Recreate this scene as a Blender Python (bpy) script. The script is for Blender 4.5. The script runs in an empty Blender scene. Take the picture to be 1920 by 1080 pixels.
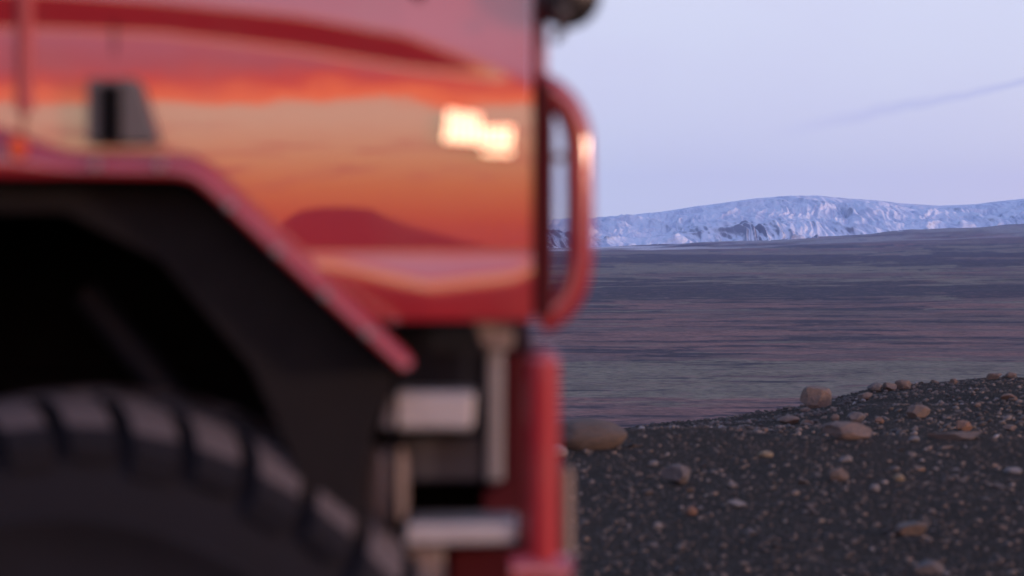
import bpy, bmesh, math, random
import numpy as np
from mathutils import Vector, Matrix

random.seed(7)
rng = np.random.default_rng(11)
S = bpy.context.scene
C = bpy.data.collections.new('landscape_with_truck')
S.collection.children.link(C)

# ------------------------------------------------------------------ camera
EYE = 1.35
F = 85.0
FPX = 1920 / 36.0 * F                    # focal length in photo pixels
HZ = 440.0                               # eye level in the photo
PITCH = math.atan((540 - HZ) / FPX)
cam_d = bpy.data.cameras.new('camera')
cam_d.lens = F; cam_d.sensor_width = 36.0
cam_d.clip_start = 0.1; cam_d.clip_end = 90000
cam_d.dof.use_dof = True
cam_d.dof.focus_distance = 400.0
cam_d.dof.aperture_fstop = 3.3
cam_d.dof.aperture_blades = 0
cam = bpy.data.objects.new('camera', cam_d)
C.objects.link(cam)
cam.location = (0, 0, EYE)
cam.rotation_euler = (math.pi / 2 - PITCH, 0, 0)
S.camera = cam

# ------------------------------------------------------------------ view
S.view_settings.view_transform = 'Standard'
S.view_settings.look = 'None'
S.view_settings.exposure = 0.0
S.view_settings.gamma = 1.0
S.view_settings.use_curve_mapping = False
S.render.engine = 'CYCLES'
S.cycles.max_bounces = 6
S.cycles.volume_bounces = 0

SUN_AZ = math.radians(61)                # degrees right of straight behind the camera
SUN_EL = math.radians(4.5)
SD = Vector((math.sin(SUN_AZ) * math.cos(SUN_EL), -math.cos(SUN_AZ) * math.cos(SUN_EL), math.sin(SUN_EL)))


class NT:
    """small helper for node graphs"""
    def __init__(self, tree):
        self.t = tree; tree.nodes.clear()
    def n(self, kind, **kw):
        nd = self.t.nodes.new(kind)
        for k, v in kw.items():
            setattr(nd, k, v)
        return nd
    def link(self, a, b):
        self.t.links.new(a, b)
    def put(self, sock, v):
        if hasattr(v, 'is_output'):
            self.link(v, sock)
        elif isinstance(v, (tuple, list)) and sock.type == 'RGBA' and len(v) == 3:
            sock.default_value = (*v, 1)
        else:
            sock.default_value = v
    def m(self, op, a, b=0.0, c=None, clamp=False):
        nd = self.n('ShaderNodeMath', operation=op, use_clamp=clamp)
        self.put(nd.inputs[0], a); self.put(nd.inputs[1], b)
        if c is not None: self.put(nd.inputs[2], c)
        return nd.outputs[0]
    def vm(self, op, a, b=None):
        nd = self.n('ShaderNodeVectorMath', operation=op)
        self.put(nd.inputs[0], a)
        if b is not None: self.put(nd.inputs[1], b)
        return nd.outputs['Value'] if op in ('DOT_PRODUCT', 'LENGTH') else nd.outputs['Vector']
    def smooth(self, v, lo, hi, a=0.0, b=1.0):
        nd = self.n('ShaderNodeMapRange', interpolation_type='SMOOTHSTEP')
        self.put(nd.inputs[0], v)
        self.put(nd.inputs[1], lo); self.put(nd.inputs[2], hi); self.put(nd.inputs[3], a); self.put(nd.inputs[4], b)
        return nd.outputs[0]
    def mix(self, f, a, b, mode='MIX'):
        nd = self.n('ShaderNodeMix', data_type='RGBA', blend_type=mode)
        self.put(nd.inputs[0], f); self.put(nd.inputs[6], a); self.put(nd.inputs[7], b)
        return nd.outputs[2]
    def ramp(self, v, stops, interp='LINEAR'):
        nd = self.n('ShaderNodeValToRGB')
        cr = nd.color_ramp; cr.interpolation = interp
        while len(cr.elements) < len(stops): cr.elements.new(0.5)
        for e, (p, c) in zip(cr.elements, stops):
            e.position = p; e.color = (*c, 1) if len(c) == 3 else c
        self.put(nd.inputs[0], v)
        return nd.outputs[0]
    def noise(self, vec, scale, detail=4, rough=0.5, dist=0.0, out=0):
        nd = self.n('ShaderNodeTexNoise')
        if vec is not None: self.link(vec, nd.inputs['Vector'])
        nd.inputs['Scale'].default_value = scale
        nd.inputs['Detail'].default_value = detail
        nd.inputs['Roughness'].default_value = rough
        nd.inputs['Distortion'].default_value = dist
        return nd.outputs[out]
    def xyz(self, v):
        nd = self.n('ShaderNodeSeparateXYZ'); self.link(v, nd.inputs[0])
        return nd.outputs
    def comb(self, x, y, z):
        nd = self.n('ShaderNodeCombineXYZ')
        for s, v in zip(nd.inputs, (x, y, z)): self.put(s, v)
        return nd.outputs[0]


# ------------------------------------------------------------------ sky
def build_world():
    w = bpy.data.worlds.new('World'); S.world = w; w.use_nodes = True
    k = NT(w.node_tree)
    d = k.n('ShaderNodeTexCoord').outputs['Generated']
    x, y, z = k.xyz(d)
    el = k.m('MULTIPLY', k.m('ARCSINE', z), 57.2958)
    flat = k.vm('NORMALIZE', k.comb(x, y, 0.0))
    glow_dir = (math.sin(math.radians(36)), -math.cos(math.radians(36)), 0)
    dot = k.vm('DOT_PRODUCT', flat, glow_dir)
    warm = k.smooth(dot, 0.30, 0.78)
    # side of the sky away from the sunset: lavender, paler upward
    e20 = k.m('DIVIDE', el, 60.0, clamp=True)
    cool = k.ramp(e20, [(0.0, (0.61, 0.65, 0.82)), (0.035, (0.61, 0.65, 0.83)), (0.10, (0.645, 0.675, 0.86)),
                        (0.30, (0.44, 0.55, 0.86)), (1.0, (0.28, 0.42, 0.82))])
    azf = k.m('ARCTAN2', x, y)                                    # 0 straight ahead, + to the right
    pink = k.m('MULTIPLY', k.smooth(azf, 0.03, 0.3), k.smooth(el, 6.5, -0.5))
    cool = k.mix(k.m('MULTIPLY', pink, 0.75), cool, (0.68, 0.62, 0.80))
    # a thin violet streak of cloud and fainter veils
    nz = k.noise(k.comb(k.m('MULTIPLY', azf, 22.0), k.m('MULTIPLY', el, 0.35), 3.0), 1.0, 5, 0.6)
    azd = k.m('MULTIPLY', azf, 57.2958)
    line = k.m('ADD', k.m('MULTIPLY', k.m('SUBTRACT', azd, 7.3), 0.20), 2.60)
    line = k.m('ADD', line, k.m('MULTIPLY', k.m('SUBTRACT', nz, 0.5), 0.45))
    dist = k.m('ABSOLUTE', k.m('SUBTRACT', el, line))
    wdt = k.smooth(azd, 7.0, 13.0, 0.26, 0.13)
    streak = k.m('SUBTRACT', 1.0, k.m('DIVIDE', dist, wdt), clamp=True)
    streak = k.m('MULTIPLY', streak, k.smooth(azd, 5.6, 8.6))
    streak = k.m('MULTIPLY', streak, k.smooth(azd, 22.0, 14.0))
    cool = k.mix(k.m('MULTIPLY', streak, 0.7), cool, (0.47, 0.50, 0.77))
    veil = k.noise(k.comb(k.m('MULTIPLY', azf, 5.0), k.m('MULTIPLY', el, 0.16), 9.0), 1.0, 4, 0.55)
    cool = k.mix(k.smooth(veil, 0.42, 0.72, 0.0, 0.5), cool, (0.60, 0.60, 0.82))
    # sunset side: red at the horizon, pale gold above, lit cloud underside, mauve cloud
    nb = k.noise(k.comb(k.m('MULTIPLY', x, 6.0), k.m('MULTIPLY', el, 0.10), 1.0), 1.0, 3, 0.5)
    nb2 = k.noise(k.comb(k.m('MULTIPLY', x, 26.0), k.m('MULTIPLY', el, 0.5), 5.0), 1.0, 4, 0.6)
    elw = k.m('ADD', el, k.m('MULTIPLY', k.m('SUBTRACT', nb, 0.5), 3.8))
    elw = k.m('ADD', elw, k.m('MULTIPLY', k.m('SUBTRACT', nb2, 0.5), 2.4))
    tt = k.m('DIVIDE', el, 30.0, clamp=True)
    def S3(c, s=1.0): return (c[0] * s / 8, c[1] * s / 8, c[2] * s / 8)
    gold = k.ramp(tt, [(0.0, S3((2.9, .48, .12))), (0.06, S3((3.4, .75, .16))), (0.13, S3((3.8, 1.6, .5))),
                       (0.18, S3((3.9, 2.4, 1.1))), (0.26, S3((4.0, 3.3, 2.2))), (0.5, S3((3.6, 3.0, 2.3))), (1.0, S3((1.8, 1.7, 2.0)))])
    tw = k.m('DIVIDE', elw, 40.0, clamp=True)
    cloud = k.ramp(tw, [(0.0, S3((7, 1.6, .5))), (0.225, S3((6.6, 1.5, .5))), (0.25, S3((3.8, .62, .4))), (0.275, S3((1.9, .75, .85))),
                        (0.34, S3((1.7, 1.1, 1.5))), (0.5, S3((2.3, 1.8, 2.4))), (1.0, S3((1.2, 1.15, 1.7)))])
    cmask = k.m('MULTIPLY', k.smooth(elw, 8.1, 8.9), k.smooth(elw, 40.0, 16.0, 0.35, 1.0))
    # narrow dark cloud bars low over the horizon
    nd_ = k.noise(k.comb(k.m('MULTIPLY', x, 26.0), k.m('MULTIPLY', el, 2.2), 12.3), 1.0, 3, 0.5)
    bars = k.m('MULTIPLY', k.smooth(nd_, 0.53, 0.64), k.m('MULTIPLY', k.smooth(el, 3.0, 4.5), k.smooth(el, 8.0, 6.5)))
    gold = k.mix(k.m('MULTIPLY', bars, 0.6), gold, S3((2.0, .9, .7)))
    sunset = k.mix(cmask, gold, cloud)
    sc = k.n('ShaderNodeMix', data_type='RGBA', blend_type='MULTIPLY'); sc.inputs[0].default_value = 1
    k.link(sunset, sc.inputs[6]); sc.inputs[7].default_value = (8, 8, 8, 1)
    high = k.smooth(el, 14.0, 45.0, 1.0, 0.0)
    wf = k.m('MULTIPLY', warm, high)
    sky = k.mix(wf, cool, sc.outputs[2])
    bg = k.n('ShaderNodeBackground'); k.link(sky, bg.inputs[0]); bg.inputs[1].default_value = 1.10
    ns = k.n('ShaderNodeTexSky', sky_type='NISHITA', sun_disc=False)
    ns.sun_elevation = math.radians(1.0); ns.sun_rotation = math.pi - SUN_AZ
    bg2 = k.n('ShaderNodeBackground'); k.link(ns.outputs[0], bg2.inputs[0]); bg2.inputs[1].default_value = 0.006
    ad = k.n('ShaderNodeAddShader'); k.link(bg.outputs[0], ad.inputs[0]); k.link(bg2.outputs[0], ad.inputs[1])
    out = k.n('ShaderNodeOutputWorld'); k.link(ad.outputs[0], out.inputs[0])
build_world()

sun_d = bpy.data.lights.new('sun', 'SUN')
sun_d.energy = 3.4; sun_d.angle = math.radians(5); sun_d.color = (1.0, 0.62, 0.46)
sun = bpy.data.objects.new('sun', sun_d); C.objects.link(sun)
sun.rotation_euler = SD.to_track_quat('Z', 'Y').to_euler()

# ------------------------------------------------------------------ numpy noise
_perm = rng.permutation(65536).astype(np.int64)
_grad = rng.uniform(0, 2 * math.pi, 65536)
def perlin(x, y, seed=0):
    xi = np.floor(x).astype(np.int64); yi = np.floor(y).astype(np.int64)
    xf = x - xi; yf = y - yi
    u = xf * xf * xf * (xf * (xf * 6 - 15) + 10); v = yf * yf * yf * (yf * (yf * 6 - 15) + 10)
    def g(ix, iy, dx, dy):
        a = _grad[_perm[(_perm[(ix + seed * 131) & 65535] + iy) & 65535]]
        return np.cos(a) * dx + np.sin(a) * dy
    n00 = g(xi, yi, xf, yf); n10 = g(xi + 1, yi, xf - 1, yf)
    n01 = g(xi, yi + 1, xf, yf - 1); n11 = g(xi + 1, yi + 1, xf - 1, yf - 1)
    return (n00 * (1 - u) + n10 * u) * (1 - v) + (n01 * (1 - u) + n11 * u) * v
def fbm(x, y, octv=5, seed=0, gain=0.5, lac=2.03):
    s = 0; a = 1.0; t = 0
    for i in range(octv):
        s = s + a * perlin(x + 17.3 * i, y - 9.1 * i, seed + i); t += a
        x = x * lac; y = y * lac; a *= gain
    return s / t * 1.5
def ridged(x, y, octv=4, seed=0, gain=0.5):
    s = 0; a = 1.0; t = 0
    for i in range(octv):
        s = s + a * (1 - 2.2 * np.abs(perlin(x + 5.3 * i, y + 3.1 * i, seed + i))); t += a
        x = x * 2.07; y = y * 2.07; a *= gain
    return s / t
def sstep(x, a, b):
    t = np.clip((x - a) / (b - a), 0, 1); return t * t * (3 - 2 * t)

# ------------------------------------------------------------------ helpers
def link(o, parent=None):
    C.objects.link(o)
    if parent is not None: o.parent = parent
    return o
def tag(o, label=None, cat=None, group=None, kind=None):
    if label: o['label'] = label
    if cat: o['category'] = cat
    if group: o['group'] = group
    if kind: o['kind'] = kind
    return o
def smooth_shade(me, on=True):
    me.polygons.foreach_set('use_smooth', [on] * len(me.polygons))
def raw_mesh(name, verts, faces, mat, nper, smooth=True):
    """verts (n,3) array, faces (m,nper) array"""
    me = bpy.data.meshes.new(name)
    n = len(verts); m = len(faces)
    me.vertices.add(n); me.vertices.foreach_set('co', np.asarray(verts, dtype=np.float32).ravel())
    me.loops.add(m * nper); me.loops.foreach_set('vertex_index', np.asarray(faces, dtype=np.int32).ravel())
    me.polygons.add(m)
    me.polygons.foreach_set('loop_start', np.arange(0, m * nper, nper, dtype=np.int32))
    me.polygons.foreach_set('loop_total', np.full(m, nper, dtype=np.int32))
    if smooth: me.polygons.foreach_set('use_smooth', np.ones(m, dtype=bool))
    me.update(calc_edges=True)
    me.materials.append(mat)
    return me
def attr(me, name, vals):
    a = me.attributes.new(name, 'FLOAT', 'POINT'); a.data.foreach_set('value', np.asarray(vals, dtype=np.float32).ravel())
def cattr(me, name, cols):
    a = me.attributes.new(name, 'FLOAT_COLOR', 'POINT')
    c = np.ones((len(cols), 4), dtype=np.float32); c[:, :3] = cols
    a.data.foreach_set('color', c.ravel())
def grid_faces(nr, nc, wrap=False):
    r = np.arange(nr - 1)[:, None]; c = np.arange(nc if wrap else nc - 1)[None, :]
    c2 = (c + 1) % nc
    a = r * nc + c; b = r * nc + c2; d = (r + 1) * nc + c; e = (r + 1) * nc + c2
    return np.stack([a, b, e, d], -1).reshape(-1, 4)

def newmat(name):
    m = bpy.data.materials.new(name); m.use_nodes = True
    k = NT(m.node_tree)
    out = k.n('ShaderNodeOutputMaterial'); b = k.n('ShaderNodeBsdfPrincipled')
    k.link(b.outputs[0], out.inputs[0])
    return m, k, b
def bump(k, b, h, strength, dist=0.01):
    nd = k.n('ShaderNodeBump'); nd.inputs['Strength'].default_value = strength; nd.inputs['Distance'].default_value = dist
    k.link(h, nd.inputs['Height']); k.link(nd.outputs[0], b.inputs['Normal'])
def simple(name, col, rough=0.5, metal=0.0, coat=0.0, var=0.15, scale=20, bumps=0.0, spec=0.5):
    m, k, b = newmat(name)
    co = k.n('ShaderNodeTexCoord').outputs['Object']
    n = k.noise(co, scale, 5, 0.6)
    c = k.mix(n, tuple(v * (1 - var) for v in col), tuple(min(1, v * (1 + var)) for v in col))
    k.link(c, b.inputs['Base Color'])
    k.link(k.smooth(n, 0.2, 0.8, rough * 0.85, min(1, rough * 1.15)), b.inputs['Roughness'])
    b.inputs['Metallic'].default_value = metal
    b.inputs['Coat Weight'].default_value = coat
    b.inputs['Specular IOR Level'].default_value = spec
    if bumps: bump(k, b, k.noise(co, scale * 3, 6, 0.6), bumps)
    return m

# ------------------------------------------------------------------ land materials
def mat_gravel():
    m, k, b = newmat('dark_volcanic_gravel')
    p = k.n('ShaderNodeNewGeometry').outputs['Position']
    n1 = k.noise(p, 0.9, 5, 0.6); n2 = k.noise(p, 14, 6, 0.7)
    c = k.mix(n1, (0.0135, 0.0112, 0.0095), (0.030, 0.0245, 0.0205))
    v = k.n('ShaderNodeTexVoronoi'); k.link(p, v.inputs['Vector']); v.inputs['Scale'].default_value = 55
    vx = k.xyz(v.outputs['Color'])
    peb = k.m('MULTIPLY', k.smooth(v.outputs['Distance'], 0.42, 0.28), k.smooth(vx[0], 0.70, 0.86))
    pc = k.mix(vx[1], (0.06, 0.055, 0.055), (0.17, 0.15, 0.14))
    c = k.mix(peb, c, pc)
    c = k.mix(k.smooth(n2, 0.5, 0.8, 0, 0.4), c, (0.055, 0.047, 0.042))
    k.link(c, b.inputs['Base Color']); b.inputs['Roughness'].default_value = 1.0
    b.inputs['Specular IOR Level'].default_value = 0.04
    h = k.m('ADD', k.m('MULTIPLY', n2, 0.6), k.m('SUBTRACT', 0.6, v.outputs['Distance']))
    bump(k, b, h, 0.8, 0.012)
    return m
def mat_stone(name, attribute=False):
    m, k, b = newmat(name)
    co = k.n('ShaderNodeTexCoord').outputs['Object']
    if attribute:
        r = k.n('ShaderNodeAttribute', attribute_name='tone').outputs['Fac']
        co = k.n('ShaderNodeNewGeometry').outputs['Position']
    else:
        r = k.n('ShaderNodeObjectInfo').outputs['Random']
    c = k.ramp(r, [(0.0, (0.030, 0.028, 0.029)), (0.35, (0.060, 0.052, 0.050)), (0.55, (0.105, 0.095, 0.092)), (0.68, (0.13, 0.095, 0.075)),
                   (0.82, (0.10, 0.096, 0.10)), (0.93, (0.125, 0.10, 0.088)), (1.0, (0.19, 0.19, 0.20))])
    n = k.noise(co, 9 if not attribute else 40, 6, 0.65)
    c = k.mix(k.smooth(n, 0.35, 0.7, 0, 0.5), c, (0.035, 0.032, 0.032))
    k.link(c, b.inputs['Base Color']); b.inputs['Roughness'].default_value = 0.85
    b.inputs['Specular IOR Level'].default_value = 0.3
    bump(k, b, k.noise(co, 30, 6, 0.7), 0.5, 0.01)
    return m
def mat_boulder(name, c1, c2):
    m, k, b = newmat(name)
    co = k.n('ShaderNodeTexCoord').outputs['Object']
    n = k.noise(co, 3.5, 6, 0.62, 0.4); n2 = k.noise(co, 22, 6, 0.7)
    c = k.mix(k.smooth(n, 0.35, 0.65), c1, c2)
    c = k.mix(k.smooth(n2, 0.55, 0.75, 0, 0.55), c, (0.045, 0.04, 0.038))
    k.link(c, b.inputs['Base Color']); b.inputs['Roughness'].default_value = 0.85
    b.inputs['Specular IOR Level'].default_value = 0.3
    bump(k, b, k.m('ADD', n2, k.m('MULTIPLY', n, 1.5)), 0.6, 0.03)
    return m
def mat_plain():
    m, k, b = newmat('heath_and_lava_plain')
    c = k.n('ShaderNodeAttribute', attribute_name='cover').outputs['Color']
    p = k.n('ShaderNodeNewGeometry').outputs['Position']
    px, py, pz = k.xyz(p)
    q = k.comb(k.m('MULTIPLY', px, 0.03), k.m('MULTIPLY', py, 0.018), 0.0)
    n = k.noise(q, 1.0, 9, 0.7, 0.0)
    q2 = k.comb(k.m('MULTIPLY', px, 0.2), k.m('MULTIPLY', py, 0.2), 0.0)
    n2 = k.noise(q2, 1.0, 5, 0.7)
    c = k.mix(k.smooth(n, 0.34, 0.58, 0.45, 0.0), c, (0.030, 0.022, 0.026))
    c = k.mix(k.smooth(n2, 0.42, 0.66, 0.0, 0.6), c, (0.026, 0.021, 0.022))
    n4 = k.noise(p, 0.07, 6, 0.75)
    c = k.mix(k.smooth(n4, 0.52, 0.62, 0.0, 0.45), c, (0.17, 0.115, 0.10))

    k.link(c, b.inputs['Base Color']); b.inputs['Roughness'].default_value = 0.95
    b.inputs['Specular IOR Level'].default_value = 0.1
    bump(k, b, n2, 0.5, 0.8)
    return m
def mat_snow():
    m, k, b = newmat('wind_packed_snow_on_rock')
    s = k.n('ShaderNodeAttribute', attribute_name='bare').outputs['Fac']
    p = k.n('ShaderNodeNewGeometry').outputs['Position']
    n = k.noise(p, 0.02, 8, 0.65)
    f = k.smooth(k.m('ADD', s, k.m('MULTIPLY', k.m('SUBTRACT', n, 0.5), 0.7)), 0.15, 0.75)
    px, py, pz = k.xyz(p)
    wr = k.noise(p, 0.0016, 3, 0.5)
    st = k.noise(k.comb(k.m('ADD', k.m('MULTIPLY', px, 0.045), k.m('MULTIPLY', wr, 14.0)), k.m('MULTIPLY', py, 0.0022), k.m('MULTIPLY', pz, 0.006)), 1.0, 4, 0.6)
    big = k.noise(p, 0.0045, 5, 0.6, 0.5)
    rib = k.m('MULTIPLY', k.smooth(st, 0.40, 0.62), k.smooth(big, 0.36, 0.60, 0.12, 0.85))
    c = k.mix(rib, (0.53, 0.61, 0.71), (0.32, 0.39, 0.52))
    c = k.mix(f, c, (0.14, 0.16, 0.20))
    k.link(c, b.inputs['Base Color']); b.inputs['Roughness'].default_value = 0.8
    b.inputs['Specular IOR Level'].default_value = 0.1
    bump(k, b, k.noise(p, 0.03, 5, 0.55), 0.7, 8.0)
    return m
M_GRAVEL = mat_gravel(); M_PLAIN = mat_plain(); M_SNOW = mat_snow()
M_ROCKHILL = simple('dark_basalt_slope', (0.035, 0.03, 0.03), 0.9, var=0.4, scale=0.01)
M_STONE = mat_stone('mixed_stone'); M_STONE_A = mat_stone('mixed_gravel_stones', True)

# ------------------------------------------------------------------ near ground
SIL_PX = np.array([-3000, 1000, 1100, 1200, 1300, 1400, 1460, 1520, 1580, 1640, 1700, 1780, 1850, 1920, 2100, 2500, 4000])
SIL_Y = np.array([870, 850, 822, 801, 789, 777, 768, 752, 741, 725, 719, 711, 703, 699, 686, 668, 640])
def ground_z(x, y, detail=True):
    x = np.asarray(x, dtype=float); y = np.asarray(y, dtype=float)
    rho = np.hypot(x, y)
    az = np.arctan2(x, y)
    front = sstep(-np.abs(az), -1.2, -0.75)
    px = 960 + FPX * np.tan(np.clip(az, -1.0, 1.0))
    ys = np.interp(px, SIL_PX, SIL_Y)
    z45 = EYE - (ys - HZ) / FPX * 46
    z45 = z45 * front + (-3.2) * (1 - front)
    z22 = EYE - 396 / FPX * 22 + np.zeros_like(x)
    crest = 16.3 + 0.35 * np.sin(az * 31) + 0.2 * np.sin(az * 83 + 1)
    zpad = 0.012 * sstep(rho, crest - 4, crest) 
    zb = zpad * (1 - sstep(rho, crest, 20)) + (-0.8) * sstep(rho, crest, 20)
    zc = np.where(rho < 20, zb, -0.8 + (z22 + 0.8) * sstep(rho, 20, 23))
    t = np.clip((rho - 23) / 23.0, 0, 1.0)
    zh = z22 + (z45 - z22) * t
    z = np.where(rho < 23, zc, zh)
    over = np.clip(rho - 44.0, 0, None)
    z = z - np.where(over < 14, over ** 2 * 0.013, 14 ** 2 * 0.013 + (over - 14) * 0.36)
    if detail:
        near = 1 - sstep(rho, 60, 120)
        far = sstep(rho, 18, 26)
        z = z + near * (0.012 * fbm(x * 0.9, y * 0.9, 4, 3) * (1 - far) + 0.13 * far * fbm(x * 0.35, y * 0.25, 5, 5)) + 0.006 * near * fbm(x * 6, y * 6, 3, 8)
    return z
def pix_dir(px, py):
    """unit-depth direction in world space for a photo pixel"""
    v = Vector(((px - 960) / FPX, (540 - py) / FPX, -1.0))
    return cam.rotation_euler.to_matrix() @ v
def unproject(px, py, depth):
    """world point seen at a photo pixel whose distance along Y is depth"""
    d = pix_dir(px, py)
    return Vector((0, 0, EYE)) + d * (depth / d.y)
def on_ground(px, py, dmin=5.0, dmax=60.0):
    ys = np.linspace(dmin, dmax, 2200)
    d = pix_dir(px, py)
    xs = d.x / d.y * ys; zs = EYE + d.z / d.y * ys
    g = ground_z(xs, ys)
    hit = np.nonzero(zs <= g)[0]
    i = hit[0] if len(hit) else int(np.argmin(zs - g))
    return xs[i], ys[i], float(g[i])

def azimuths(lo, hi, fine, coarse):
    a = np.arange(lo, hi, fine)
    b = np.arange(hi, 360 + lo, coarse)
    return np.radians(np.concatenate([a, b]))
az = azimuths(-14, 18, 0.08, 1.5)
rho = np.concatenate([np.linspace(0.6, 8, 30), np.linspace(8.1, 24, 260), np.linspace(24.1, 60, 220), np.linspace(62, 250, 60)])
R, A = np.meshgrid(rho, az, indexing='ij')
X = R * np.sin(A); Y = R * np.cos(A)
V = np.stack([X, Y, ground_z(X, Y)], -1).reshape(-1, 3)
Fq = grid_faces(len(rho), len(az), True)[:, ::-1]
cap = np.arange(len(az))
me = raw_mesh('gravel_ground', V, Fq, M_GRAVEL, 4)
bm = bmesh.new(); bm.from_mesh(me); bm.verts.ensure_lookup_table()
bm.faces.new([bm.verts[i] for i in cap[::-1]]); bm.to_mesh(me); bm.free()
tag(link(bpy.data.objects.new('gravel_ground', me)), kind='structure')

# ------------------------------------------------------------------ the wide plain
LOW = -60.0
def plain_z(x, y, r, a):
    px = 960 + FPX * np.tan(np.clip(a, -0.9, 0.9))
    rise = sstep(px, 950, 2600) * 140 * np.clip(r / 10500, 0, 1.15) ** 2.2
    rise *= sstep(-np.abs(a), -1.3, -0.8)
    und = fbm(x / 900, y / 1100, 4, 21) * np.clip(r / 1200, 0.3, 9) * 1.2
    small = fbm(x / 260, y / 200, 4, 33) * np.clip(r / 3000, 0.1, 3) * 1.2
    # low lava steps running across the view
    st = ridged(x / 700 + 0.3, y / 260, 4, 41)
    return LOW + rise + und + small + np.clip(st - 0.45, 0, 1) * np.clip(r / 2500, 0.15, 4) * 3.5
az = azimuths(-14, 20, 0.045, 2.0)
ang = np.linspace(0, 1, 560)
inv = (1 / 420.0) * (1 - ang) + (1 / 11600.0) * ang
rho = np.concatenate([np.linspace(100, 410, 16), 1 / inv])
R, A = np.meshgrid(rho, az, indexing='ij')
X = R * np.sin(A); Y = R * np.cos(A)
Z = plain_z(X, Y, R, A)
V = np.stack([X, Y, Z], -1).reshape(-1, 3)
me = raw_mesh('plain', V, grid_faces(len(rho), len(az), True)[:, ::-1], M_PLAIN, 4)
# ground cover: dark lava, rusty heath, grey green moss, in long patches lying across the view
r_ = R.ravel(); a_ = A.ravel(); x_ = X.ravel(); y_ = Y.ravel()
pxa = 960 + FPX * np.tan(np.clip(a_, -0.9, 0.9))
rise_ = sstep(pxa, 950, 2600) * 140 * np.clip(r_ / 10500, 0, 1.15) ** 2.2 * sstep(-np.abs(a_), -1.3, -0.8)
b_ = (EYE - (LOW + rise_)) / r_ * FPX                 # how far below eye level a strip of land lies
u_ = a_ * np.where(np.abs(a_) > 1.2, 1, 1)
w1 = fbm(u_ / 0.10, b_ / 60, 4, 301)
bs = b_ + 4 * w1 + (pxa.clip(0, 2400) - 1400) * 0.006
nm = fbm(u_ / 0.13 + w1, bs / 8.0, 7, 311, 0.58) * 0.8 + 0.35 * fbm(x_ / 160, y_ / 160, 5, 331, 0.6)
nl = fbm(u_ / 0.13 + 3 + w1, bs / 6.5 + 9, 7, 341, 0.58) * 0.8 + 0.35 * fbm(x_ / 130, y_ / 130, 5, 351, 0.6)
nh = fbm(u_ / 0.20 + 7 + w1, bs / 5.5 + 5, 7, 361, 0.58) * 0.8 + 0.35 * fbm(x_ / 180, y_ / 180, 5, 371, 0.6)
def cls(n, bx, P, soft):
    q = (0.5 - np.interp(bs, bx, P)) * 0.62
    return sstep(n, q - soft, q + soft)[:, None]
heath = np.array([0.185, 0.100, 0.085]); lava = np.array([0.022, 0.020, 0.030]); moss = np.array([0.165, 0.150, 0.108]); mauve = np.array([0.118, 0.080, 0.073])
w = cls(nh, [20, 60, 130, 200, 240, 300, 340, 420], [.2, .15, .45, .6, .4, .3, .75, .6], 0.07)
col = mauve * (1 - w) + heath * w
w = cls(nm, [20, 35, 60, 110, 130, 170, 232, 246, 290, 310, 330, 400], [.5, .55, .7, .65, .3, .08, .1, .97, .9, .4, .1, .1], 0.12) * 0.9
col = col * (1 - w) + moss * w
w = cls(nl, [20, 34, 42, 56, 66, 90, 100, 114, 124, 160, 200, 240, 260, 300, 330, 370], [.2, .35, .85, .8, .3, .3, .75, .8, .4, .28, .36, .16, .26, .2, .45, .45], 0.07) * 0.9
col = col * (1 - w) + lava * w
sn = (cls(fbm(x_ / 500, y_ / 900, 5, 381), [-10, 10, 26, 32, 38], [0.8, 0.6, 0.5, 0.15, -.6], 0.16) * (r_ > 8200)[:, None]) * 0.85
sn = sn * (0.25 + 0.75 * sstep(-pxa, -1500, -1150))[:, None]
col = col * (1 - sn) + np.array([0.6, 0.63, 0.68]) * sn
cattr(me, 'cover', col)
tag(link(bpy.data.objects.new('plain', me)), kind='structure')

# ------------------------------------------------------------------ snowy mountain range ahead
MPX = np.array([-2500, -400, 400, 900, 1030, 1100, 1170, 1240, 1300, 1360, 1420, 1480, 1540, 1590, 1640, 1690, 1760, 1830, 1870, 1920, 2050, 2300, 2800, 3600])
MY = np.array([430, 424, 430, 421, 414, 410, 405, 397, 388, 380, 372, 368, 368.5, 373, 376, 382, 386.5, 384, 379, 374, 362, 372, 392, 425])
deg = np.arange(-24, 30, 0.022)
az = np.radians(deg)
RB, RR, RE = 11000.0, 12900.0, 15000.0
rho = np.concatenate([np.linspace(RB, RR, 200), np.linspace(RR + 40, RE, 24)])
R, A = np.meshgrid(rho, az, indexing='ij')
X = R * np.sin(A); Y = R * np.cos(A)
px = 960 + FPX * np.tan(A)
ridge = EYE + (HZ - np.interp(px, MPX, MY)) / FPX * RR
# second, farther ridge at the right with its own crest
t = (R - RB) / (RR - RB)
wob = 0.10 * fbm(X / 900, Y / 2500, 4, 101)
tt = np.clip(t + wob * sstep(t, 0, .3) * sstep(-t, -1.0, -.7), 0, 1)
prof = 0.07 * sstep(tt, 0.0, 0.12) + 0.33 * sstep(tt, 0.10, 0.36) + 0.35 * sstep(tt, 0.30, 0.80) + 0.25 * sstep(tt, 0.6, 1.0)
base = -95 + 75 * sstep(px, 900, 2600)
H = base + (ridge - base) * np.where(t <= 1, prof, 1 - 0.35 * (np.clip(t - 1, 0, 2)) ** 1.2)
env = np.clip(np.sin(np.clip(tt, 0, 1) * math.pi), 0, 1)
gw = fbm(X / 500, Y / 900, 3, 111)
gul = ridged(X / 150 + gw * 2.0 + (Y - 11000) / 1500, Y / 1500 + 0.3 * gw, 4, 121)
gul2 = ridged(X / 480 + gw * 1.3, Y / 1400, 4, 131)
big = fbm(X / 1300, Y / 1100, 4, 141)
low = sstep(t, 0.03, 0.12) * (1 - sstep(t, 0.33, 0.6))
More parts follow.
